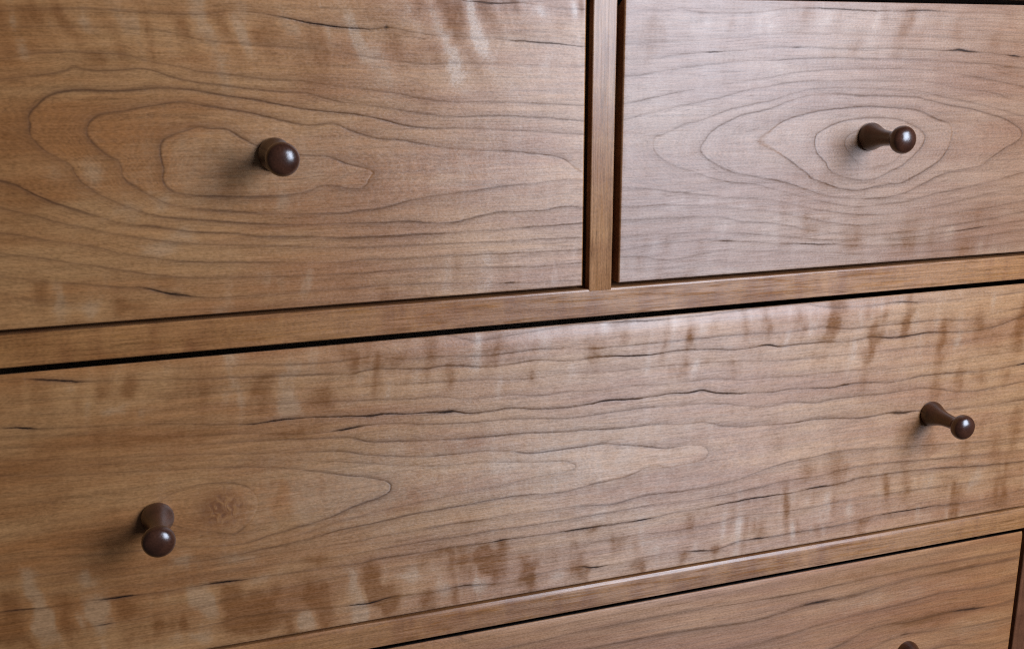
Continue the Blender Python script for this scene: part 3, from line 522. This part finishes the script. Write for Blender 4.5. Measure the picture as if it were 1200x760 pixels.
def finish(nt, b, col, height, rough, bump=.35, dist=.0006, spec=1., coat=.0, grain=None):
    nt.links.new(col, b.inputs['Base Color']); nt.links.new(rough.v, b.inputs['Roughness'])
    b.inputs['Specular IOR Level'].default_value = 1. if isinstance(spec, Ex) else spec
    if isinstance(spec, Ex): nt.links.new(spec.v, b.inputs['Specular IOR Level'])
    b.inputs['Coat Weight'].default_value = coat; b.inputs['Coat Roughness'].default_value = .25; b.inputs['Coat IOR'].default_value = 1.5
    if grain:                                             # fibres spread the sheen across the grain
        b.inputs['IOR'].default_value = 1.8; b.inputs['Anisotropic'].default_value = .84
        t = nt.nodes.new('ShaderNodeCombineXYZ'); t.inputs[0].default_value, t.inputs[1].default_value, t.inputs[2].default_value = grain
        nt.links.new(t.outputs[0], b.inputs['Tangent'])
    n = nt.nodes.new('ShaderNodeBump'); n.inputs['Strength'].default_value = bump; n.inputs['Distance'].default_value = dist
    nt.links.new(height.v, n.inputs['Height']); nt.links.new(n.outputs[0], b.inputs['Normal'])

LIGHT = (.57, .270, .097); DARK = (.240, .084, .024); LINE = (.115, .050, .024); GUM = (.016, .009, .008)

def front_material(name, seed, tint=(1, 1, 1), line_soft=1., amp=1., knot=None, gloss=1.):
    M, nt, b = new_mat(name); co = coord(nt, seed)
    phi, g, st, gum, gumw, curl = (attr(nt, k) for k in ('ring', 'slope', 'ring_strength', 'gum', 'gum_width', 'figure'))
    g = g.op('MAXIMUM', .012)
    wob = (noise(nt, co, 16, 6, 3, .6)-.5)*1.7+(noise(nt, co, 3, 2.2, 2, .6, 3.1)-.5)*.55
    ph = phi+g*wob
    fr = ((ph+.5).op('FRACT')-.5)/g                          # signed distance to the ring line, mm
    brk = noise(nt, co, 55, 12, 3, .55, 1.3).ramp(.3, .62)
    fine = noise(nt, co, 5, 1., 2, .6, 2.2)
    live = phi.op('ADD', 0.)*0+g.ramp(.012, .03)
    wid = (noise(nt, co, 24, 10, 2, .5, 5.)*.75+.32)*line_soft
    core = fr.bell(wid)*st*(brk*.75+.3)*(fine*.8+.55)
    fade = ((fr.op('MAXIMUM', 0.)*(-.55/line_soft)).op('EXPONENT'))*fr.ramp(-.3, .3)*st*(brk*.6+.2)
    grow = (((ph.op('FRACT'))*-3.2).op('EXPONENT'))*(noise(nt, co, 120, 22, 2, .5, 27.)*1.3+.1)*st.op('MINIMUM', 1.)*live
    # finer rings between the traced ones
    ph2 = ph*4+noise(nt, co, 160, 9, 3, .6, 7.)*3.4
    f2 = ((ph2+.5).op('FRACT')-.5)/(g*4)
    core2 = f2.bell(.34)*noise(nt, co, 46, 5, 3, .6, 9.).ramp(.47, .72)
    f3 = ((phi*9+noise(nt, co, 240, 6, 3, .6, 11.)*5).op('FRACT')-.5)
    band = f3*f3*4
    # curl figure across the grain
    cu = curl*1.25+(noise(nt, co, 12, 52, 3, .55, 4.4)-.5)*.6*amp+(noise(nt, co, 5, 9, 2, .5, 6.6)-.5)*.5*amp+(noise(nt, co, 15, 1.3, 3, .65, 29.)-.5)*.75
    dk = cu.ramp(-.2, 1.35)
    lt = (cu*-1).ramp(.0, .95)
    fib = noise(nt, co, 22, 1.0, 3, .7, 8.8)                # long fibres
    fleck = noise(nt, co, 1.9, .9, 1, .5, 12.5)              # short flecks and pores
    big = noise(nt, co, 150, 30, 3, .6, 14.)
    col = mix(nt, big.ramp(.32, .68), tuple(a*t for a, t in zip(LIGHT, tint)), tuple(a*t for a, t in zip((.44, .168, .047), tint)))
    col = mix(nt, dk*.72, col, DARK)
    col = mix(nt, lt*.66, col, (.64, .36, .175))
    col = gain(nt, col, (fib-.5)*.68+(fleck-.5)*.70+(noise(nt, co, 80, 2.6, 3, .6, 15.)-.5)*.62+(band-.35)*.16+1.)
    col = mix(nt, (grow*.5).clamp(), col, (.22, .092, .036))
    col = mix(nt, (fr.bell(2.4*line_soft)*st*(brk*.7+.2)*live*.18).clamp(), col, (.17, .078, .040))
    col = mix(nt, (fade*.34).clamp(), col, (.16, .072, .032))
    col = mix(nt, (core2*.34).clamp(), col, LINE)
    col = mix(nt, (core*.74*live).clamp(), col, LINE)
    pore = fleck.ramp(.66, .80)*fib.ramp(.4, .7)
    col = mix(nt, pore*.28, col, (.13, .07, .04))
    gn = noise(nt, co, 9, 1.2, 3, .65, 17.)
    gm = fr.bell(gumw*(gn*1.3+.28))*gum*(gn*.9+.55)
    halo = fr.bell(gumw*3.2)*gum
    col = mix(nt, (halo*.32).clamp(), col, (.15, .07, .04))
    col = mix(nt, gm.clamp(), col, GUM)
    kb = 0
    if knot:
        tc = nt.nodes.new('ShaderNodeTexCoord'); sp = nt.nodes.new('ShaderNodeSeparateXYZ'); nt.links.new(tc.outputs['Object'], sp.inputs[0])
        kx = (Ex(nt, sp.outputs[0])-knot[0])*1000+(noise(nt, co, 7, 7, 2, .5, 23.)-.5)*7; kz = (Ex(nt, sp.outputs[2])-knot[1])*1000+(noise(nt, co, 7, 7, 2, .5, 25.)-.5)*7
        kd = (kx*kx+kz*kz*.8).op('SQRT'); cur = noise(nt, co, 4.6, 6.5, 2, .55, 21., 1.)
        km = kd.op('MULTIPLY', -1.).ramp(-18., -3.); hl = (kx+5).op('MULTIPLY', .085).bell(1.)*(kz-1).op('MULTIPLY', .10).bell(1.)
        col = mix(nt, hl*.75, col, (.20, .068, .020))
        col = mix(nt, km*.75, col, (.31, .105, .026)); col = mix(nt, km*km*cur.ramp(.40, .68)*.7, col, (.66, .30, .10))
        col = mix(nt, km*(1.-cur).ramp(.54, .78)*.6, col, (.15, .05, .018))
        kb = km*cur*.8
    h = fib*.5+fleck*.35-core*.35-gm*1.2+noise(nt, co, 90, 20, 2, .5, 19.)*.9+kb
    finish(nt, b, col, h, (fib-.5)*.14+(fleck-.5)*.08+(dk-lt)*.04+.53, grain=(0, 0, 1), coat=.22*gloss, spec=((.80-dk*.55+lt*.36-core*.4-core2*.2-gm*.9-fade*.15-grow*.2+(fib-.5)*.9+(fleck-.5)*.5)*gloss).op('MAXIMUM', .08))
    return M

def plain_wood(name, seed, light, dark, up=False, amp=1.):
    M, nt, b = new_mat(name); co = coord(nt, seed, up)
    fib = noise(nt, co, 24, .8, 3, .72); st = noise(nt, co, 120, 2.6, 3, .6, 3.); big = noise(nt, co, 90, 22, 2, .5, 5.)
    curl = noise(nt, co, 12, 30, 3, .6, 7.); fleck = noise(nt, co, 2., .9, 1, .5, 9.)
    w_ = noise(nt, co, 260, 7, 3, .55, 12.)*7
    ring = (w_.op('FRACT')-.5).bell(.09)
    col = mix(nt, (big*.6+curl*.5).ramp(.38, .72), light, dark)
    col = gain(nt, col, (fib-.5)*1.15*amp+(st-.5)*.95*amp+(fleck-.5)*.7+1.)
    col = mix(nt, ring*noise(nt, co, 70, 6, 2, .5, 14.).ramp(.42, .7)*.5, col, LINE)
    col = mix(nt, fleck.ramp(.64, .8)*fib.ramp(.4, .7)*.3, col, (.12, .06, .035))
    finish(nt, b, col, fib*.6+fleck*.4+big*.6, (fib-.5)*.14+(fleck-.5)*.1+.53, grain=(1, 0, 0) if up else (0, 0, 1), coat=.7, spec=(big*-.6+(fib-.5)*.8+(st-.5)*.6+.7-ring*.3).op('MAXIMUM', .1)); return M

def knob_material(name, seed):
    M, nt, b = new_mat(name); co = coord(nt, seed)
    fib = noise(nt, co, 1.1, 1.1, 3, .65, 2., 0, 14); big = noise(nt, co, 9, 9, 2, .5, 4.)
    col = mix(nt, big.ramp(.3, .7), (.048, .016, .009), (.086, .029, .015))
    col = gain(nt, col, (fib-.5)*1.3+1.)
    finish(nt, b, col, fib*.6+big, (fib-.5)*.16+.25, .3, .0003, 1., .0); return M

M_RAIL = plain_wood('cherry_rail', 3.3, (.47, .200, .062), (.31, .112, .032))
M_UP = plain_wood('cherry_divider', 5.1, (.47, .215, .078), (.35, .14, .046), up=True)
M_CASE = plain_wood('cherry_case', 8.2, (.22, .085, .040), (.15, .055, .026), up=True)
M_TOP = plain_wood('cherry_top', 11.7, (.36, .18, .09), (.26, .115, .05))
M_BOX = plain_wood('drawer_side_wood', 14.2, (.30, .17, .09), (.22, .115, .055))
M_END_SHADE = plain_wood('cherry_end_gap_shade', 17.9, (.28, .115, .045), (.20, .075, .028))  # end-grain tone on the front's edges, darkened too for shade in the gaps
M_KNOB = knob_material('walnut_knob', 2.7)

# ------------------------------------------------------------------ object helpers
def link(name, me, mat=None, parent=None, loc=(0, 0, 0)):
    o = bpy.data.objects.new(name, me); C.objects.link(o); o.location = loc
    if mat and me is not None and not me.materials: me.materials.append(mat)
    if parent: o.parent = parent
    return o
def mm_box(name, x0, x1, y0, y1, z0, z1, mat, parent, bev=.8, segs=3, extra=()):
    """box given in mm of the chest's own frame, with eased edges; its origin sits at its centre"""
    c = Vector(((x0+x1)/2, (y0+y1)/2, (z0+z1)/2))/1000
    bm = bmesh.new(); bmesh.ops.create_cube(bm, size=1)
    bmesh.ops.scale(bm, vec=((x1-x0)/1000, (y1-y0)/1000, (z1-z0)/1000), verts=bm.verts)
    for (a, q) in extra:
        pass
    bmesh.ops.bevel(bm, geom=list(bm.edges), offset=bev/1000, segments=segs, profile=.5, affect='EDGES')
    for f in bm.faces: f.smooth = False
    me = bpy.data.meshes.new(name); bm.to_mesh(me); bm.free()
    return link(name, me, mat, parent, c)

def rail(x0, x1, z0, z1, lip_h, lip_d, parent, depth=70.):
    """a rail whose front top corner is eased by a shallow planed lip"""
    t = np.linspace(0, 1, 9); pr = [(0.5, z0), (0., z0+.6)]+[(lip_d*q*q, z1-lip_h*(1-q)) for q in t]+[(lip_d+.5, z1+.12), (depth, z1), (depth, z0)]
    cx, cz = (x0+x1)/2, (z0+z1)/2; n = len(pr)
    xs = np.linspace(x0, x1, 15)
    V = [((x-cx)/1000, y/1000, (z-cz)/1000) for x in xs for y, z in pr]
    Fc = [(i*n+k, (i+1)*n+k, (i+1)*n+(k+1) % n, i*n+(k+1) % n) for i in range(len(xs)-1) for k in range(n)]
    Fc += [tuple(range(n)), tuple(reversed(range((len(xs)-1)*n, len(xs)*n)))]
    me = bpy.data.meshes.new('rail'); me.from_pydata(V, [], Fc); me.update()
    bm = bmesh.new(); bm.from_mesh(me); bmesh.ops.recalc_face_normals(bm, faces=bm.faces); bm.to_mesh(me); bm.free()
    return link('rail', me, M_RAIL, parent, (cx/1000, 0, cz/1000))

def lathe(name, prof, seg=48):
    """profile of (distance from the board, radius) in mm, turned about the knob's axis (-y)"""
    V, Fc = [], []
    pr = np.array(prof, float); t = np.arange(len(pr)); tt = np.linspace(0, len(pr)-1, 6*(len(pr)-1)+1)
    def cr(col):
        p = np.r_[2*pr[0, col]-pr[1, col], pr[:, col], 2*pr[-1, col]-pr[-2, col]]; out = []
        for q in tt:
            i = min(int(q), len(pr)-2); f = q-i; a, b_, c, d = p[i:i+4]
            out.append(.5*(2*b_+(-a+c)*f+(2*a-5*b_+4*c-d)*f*f+(-a+3*b_-3*c+d)*f**3))
        return np.array(out)
    Y, Rr = cr(0), np.maximum(cr(1), .02)
    for y, r in zip(Y, Rr):
        for k in range(seg):
            a = 2*math.pi*k/seg; V.append((r*math.cos(a)/1000, -y/1000, r*math.sin(a)/1000))
    n = len(Y)
    for i in range(n-1):
        for k in range(seg):
            k2 = (k+1) % seg; Fc.append((i*seg+k, i*seg+k2, (i+1)*seg+k2, (i+1)*seg+k))
    Fc.append(tuple((n-1)*seg+k for k in range(seg)))
    me = bpy.data.meshes.new(name); me.from_pydata(V, [], Fc); me.update()
    bm = bmesh.new(); bm.from_mesh(me); bmesh.ops.recalc_face_normals(bm, faces=bm.faces); bm.to_mesh(me); bm.free()
    for p in me.polygons: p.use_smooth = True
    return me
KNOB = lathe('knob', [(-1.5, 9.6), (0, 9.9), (2, 10.2), (4.5, 9.7), (8, 8.3), (12, 6.9), (17, 5.8), (23, 5.3), (28, 5.4), (30.6, 6.6), (32.2, 8.3), (34.2, 9.5), (36.8, 9.9), (39.2, 9.3), (41.0, 7.8), (42.4, 5.3), (43.1, 2.6), (43.3, 0)])
KNOB.materials.append(M_KNOB)

rng = np.random.default_rng(4)
def wavy(X, Z, n=7, s=30., a=1.):
    o = np.zeros_like(X)
    for _ in range(n):
        k = rng.normal(size=2)/s; o += np.sin(X*k[0]*6.28+Z*k[1]*6.28+rng.uniform(0, 6.28))
    return o*a/math.sqrt(n)

def drawer_front(parent, x0, x1, z0, z1, rings, gums, curls, mat, label, top_r=1.4, edge=1.2, belly=.0, pale=None, ripples=()):
    """a front board with eased edges; ring, gum and figure values are stored on its points"""
    u, gr, su, hx, hz = ring_field(rings, x0, x1, z0, z1, pale)
    def axis(a, b, h, ra, rb):
        lo = a+ra*np.array([0, .12, .3, .55, .8, 1.]); hi = b-np.array([5., 3.4, 2.2, 1.3, .8, .6, .4, .2, .08, 0])
        n = int((hi[0]-lo[-1])/h); return np.r_[lo, np.linspace(lo[-1], hi[0], n+1)[1:-1], hi]
    xs = axis(x0, x1, 2.2, edge, edge); zs = axis(z0, z1, 1.8, edge, top_r); nx, nz = len(xs), len(zs)
    X, Z = np.meshgrid(xs, zs); X = X.ravel(); Z = Z.ravel()
    def ease(e, r, dep): q = np.clip(1-e/r, 0, 1); return dep*(1-np.sqrt(np.clip(1-q*q, 0, 1)))
    Y = np.maximum.reduce([ease(X-x0, edge, edge), ease(x1-X, edge, edge), ease(Z-z0, edge, edge), ease(z1-Z, .8, .8)])
    Y += belly*np.clip(1-(z1-Z)/top_r, 0, 1)**2                       # the planed top edge leans back a little
    cx, cz = (x0+x1)/2, (z0+z1)/2; T = 20.
    V = np.c_[(X-cx)/1000, Y/1000, (Z-cz)/1000]
    i = np.arange(nx*nz).reshape(nz, nx)
    Q = np.stack([i[:-1, :-1], i[:-1, 1:], i[1:, 1:], i[1:, :-1]], -1).reshape(-1, 4)
    ring = np.r_[i[0, :], i[1:, -1], i[-1, -2::-1], i[-2:0:-1, 0]]; B = V[ring].copy(); B[:, 1] = T/1000; B[B[:, 2] > V[:, 2].max()-1e-4, 2] -= .010   # back-bevelled, a slope shaped to keep the gap above it dark
    n0 = len(V); nb = len(ring); j = np.arange(nb); j2 = (j+1) % nb
    Q2 = np.stack([ring[j], n0+j, n0+j2, ring[j2]], -1)
    faces = [tuple(f) for f in Q]+[tuple(f) for f in Q2]+[tuple(range(n0+nb-1, n0-1, -1))]
    me = bpy.data.meshes.new('drawer'); me.from_pydata(np.vstack([V, B]).tolist(), [], faces); me.update()
    Xa = np.r_[X, X[ring]]; Za = np.r_[Z, Z[ring]]
    fig = np.zeros_like(Xa); wx = Xa+wavy(Xa, Za, 8, 22, 1.6); wz = Za+wavy(Xa, Za, 8, 22, 2.)
    for row in curls.strip().split('\n'):
        a = [float(t) for t in row.split()]
        dx = wx-a[0]-(wz-a[1])*a[5]; q = (np.abs(dx/(a[2]*1.35))**2.1+np.abs((wz-a[1])/(a[3]*1.45))**2.1)
        fig += .95*a[4]*np.exp(-q)
    for zc, hh, am, per, sl in ripples:                    # short cross bands of curl, packed side by side
        xs_ = Xa+(Za-zc)*sl+wavy(Xa, Za*.4, 9, 110, 7.)
        band = np.sin(xs_*6.28/per+wavy(Xa, Za*.3, 6, 120, 1.4))+.6*np.sin(xs_*6.28/(per*.57)+wavy(Xa, Za*.3, 6, 90, 1.6))
        fig += am*band*np.clip(.3+wavy(Xa, Za, 8, 40, .55), 0, 1.1)*np.exp(-np.abs((Za-zc)/hh)**3)
    gum = np.zeros_like(Xa); gw = np.full_like(Xa, .4)
    for t, wd, am in gums:
        q = spline(t, 1.0); ends = np.linspace(0, 1, len(q)); env = np.sin(np.clip(ends, 0.02, .98)*math.pi)**.5
        best = np.full_like(Xa, 1e9); ev = np.zeros_like(Xa)
        near = np.where((Xa > q[:, 0].min()-9) & (Xa < q[:, 0].max()+9) & (Za > q[:, 1].min()-9) & (Za < q[:, 1].max()+9))[0]
        if not len(near): continue
        D = np.hypot(Xa[near, None]-q[None, :, 0], Za[near, None]-q[None, :, 1]); k = D.argmin(1); d = D[np.arange(len(near)), k]
        val = am*env[k]*np.exp(-(d/3.2)**4); up = val > gum[near]; idx = near[up]; gum[idx] = val[up]
        gw[near] = np.maximum(gw[near], wd*.42*np.where(val > .02, 1, 0)*(.45+.55*env[k]))
    for nm, arr in (('ring', sample(u, Xa, Za, x0, z0, hx, hz)), ('slope', sample(gr, Xa, Za, x0, z0, hx, hz)), ('ring_strength', sample(su, Xa, Za, x0, z0, hx, hz)),
                    ('gum', gum), ('gum_width', gw), ('figure', fig)):
        a = me.attributes.new(nm, 'FLOAT', 'POINT'); a.data.foreach_set('value', arr.astype(np.float32))
    me.polygons.foreach_set('use_smooth', np.r_[np.ones(len(Q), bool), np.zeros(len(Q2)+1, bool)])
    me.materials.append(mat); me.materials.append(M_END_SHADE)
    me.polygons.foreach_set('material_index', np.r_[np.zeros(len(Q), int), np.ones(len(Q2)+1, int)])
    o = link('drawer', me, mat, parent, (cx/1000, 0, cz/1000)); o['label'] = label
    # the box behind the front, one piece with it
    bx = bmesh.new(); W, H, D = x1-x0, z1-z0, 420.
    for (a0, a1, b0, b1, c0, c1) in ((-W/2+8, -W/2+20, T+.5, D, -H/2+8, H/2-16), (W/2-20, W/2-8, T+.5, D, -H/2+8, H/2-16), (-W/2+20.5, W/2-20.5, D-12, D, -H/2+8, H/2-16), (-W/2+20.5, W/2-20.5, T+.5, D-12.5, -H/2+14, -H/2+20)):
        r = bmesh.ops.create_cube(bx, size=1)
        bmesh.ops.scale(bx, vec=((a1-a0)/1000, (b1-b0)/1000, (c1-c0)/1000), verts=r['verts'])
        bmesh.ops.translate(bx, vec=((a0+a1)/2000, (b0+b1)/2000, (c0+c1)/2000), verts=r['verts'])
    bme = bpy.data.meshes.new('drawer_box'); bx.to_mesh(bme); bx.free(); link('drawer_box', bme, M_BOX, o)
    return o

# ------------------------------------------------------------------ the chest
root = bpy.data.objects.new('chest_of_drawers', None); C.objects.link(root); root.location = (0, 0, Z0)
root['label'] = 'cherry wood chest of drawers with dark turned wooden knobs'; root['category'] = 'chest of drawers'

XL, XR = -125.5, 705.6                          # the drawer opening
top_l = drawer_front(root, -123.0, 279.8, -150.6, 40.5, RINGS1, GUM1, CURL1, front_material('cherry_front_oval', 1.7), 'top left drawer front, broad oval growth rings', ripples=((32, 34, .44, 21, .35), (-138, 18, .3, 24, 0)))
top_r = drawer_front(root, 306.9, 703.0, -150.4, 40.5, RINGS2, GUM2, CURL2, front_material('cherry_front_eye', 4.9, (.80, .86, 1.18)), 'top right drawer front, grain like an eye round its knob', ripples=((32, 22, .16, 24, -.2), (-132, 20, .2, 26, 0)))
mid = drawer_front(root, -122.0, 703.0, -377.4, -177.8, RINGS3, GUM3, CURL3, front_material('cherry_front_curly', 7.3, amp=1.2, knot=(-0.2601, -0.0019)), 'wide middle drawer front with curly figure and black gum streaks', top_r=12., belly=3., pale=([-130, 20, 120, 300], [.3, .45, .9, 1.]), ripples=((-198, 26, .34, 19, -.12), (-354, 27, .40, 19, .1)))
low = drawer_front(root, -122.0, 705.0, -592.0, -402.4, RINGS4, GUM4, CURL4, front_material('cherry_front_plain', 9.6, (.90, .82, .74), 2.1, .5, gloss=.6), 'plainer bottom drawer front with slanting brown grain', top_r=5., belly=.9)

def place_knob(dr, x, z, label, turn):
    o = link('knob', KNOB, None, dr, ((x/1000)-dr.location.x, 0, (z/1000)-dr.location.z)); o.rotation_euler = (0, turn, 0); return o
place_knob(top_l, 75.6, -54.3, '', .3); place_knob(top_r, 508.4, -54.3, '', 1.1)
place_knob(mid, -10.1, -278.9, '', 2.2); place_knob(mid, 589.9, -278.9, '', 4.)
place_knob(low, -10.1, -496.5, '', 3.); place_knob(low, 589.9, -496.5, '', 5.2)

XS0, XS1 = XL-24, XR+29
mm_box('rail', XL, XR+3, .0, 70, 44.0, 66.0, M_RAIL, root)                       # under the top
rail(XL, XR+3, -173.2, -153.6, 1.6, .6, root)
rail(XL, XR+3, -399.0, -380.2, 4.0, 1.5, root)
mm_box('rail', XL, XR+3, .0, 70, -616.0, -595.0, M_RAIL, root)
mm_box('divider', 284.6, 301.6, -.15, 7, -155.1, 43.8, M_UP, root, .7)
mm_box('partition', 289.5, 296.5, 7.3, 430, -153.4, 43.8, M_BOX, root)  # unseen; kept narrow behind the thin divider so the gaps go dark
mm_box('side_panel', XS0, XL-.3, -.3, 450, -760, 66.0, M_CASE, root, 1.)
mm_box('side_panel', XR+3.3, XS1, -.3, 450, -760, 66.0, M_CASE, root, 1.)
mm_box('top_board', XS0-14, XS1+14, -16, 456, 66.3, 86.3, M_TOP, root, 3.)
mm_box('back_panel', XL, XR+3, 435, 447, -700, 65.5, M_CASE, root)
mm_box('base_panel', XL, XR+3, 8, 26, -720, -616.3, M_CASE, root)
print('objects', len(bpy.data.objects))
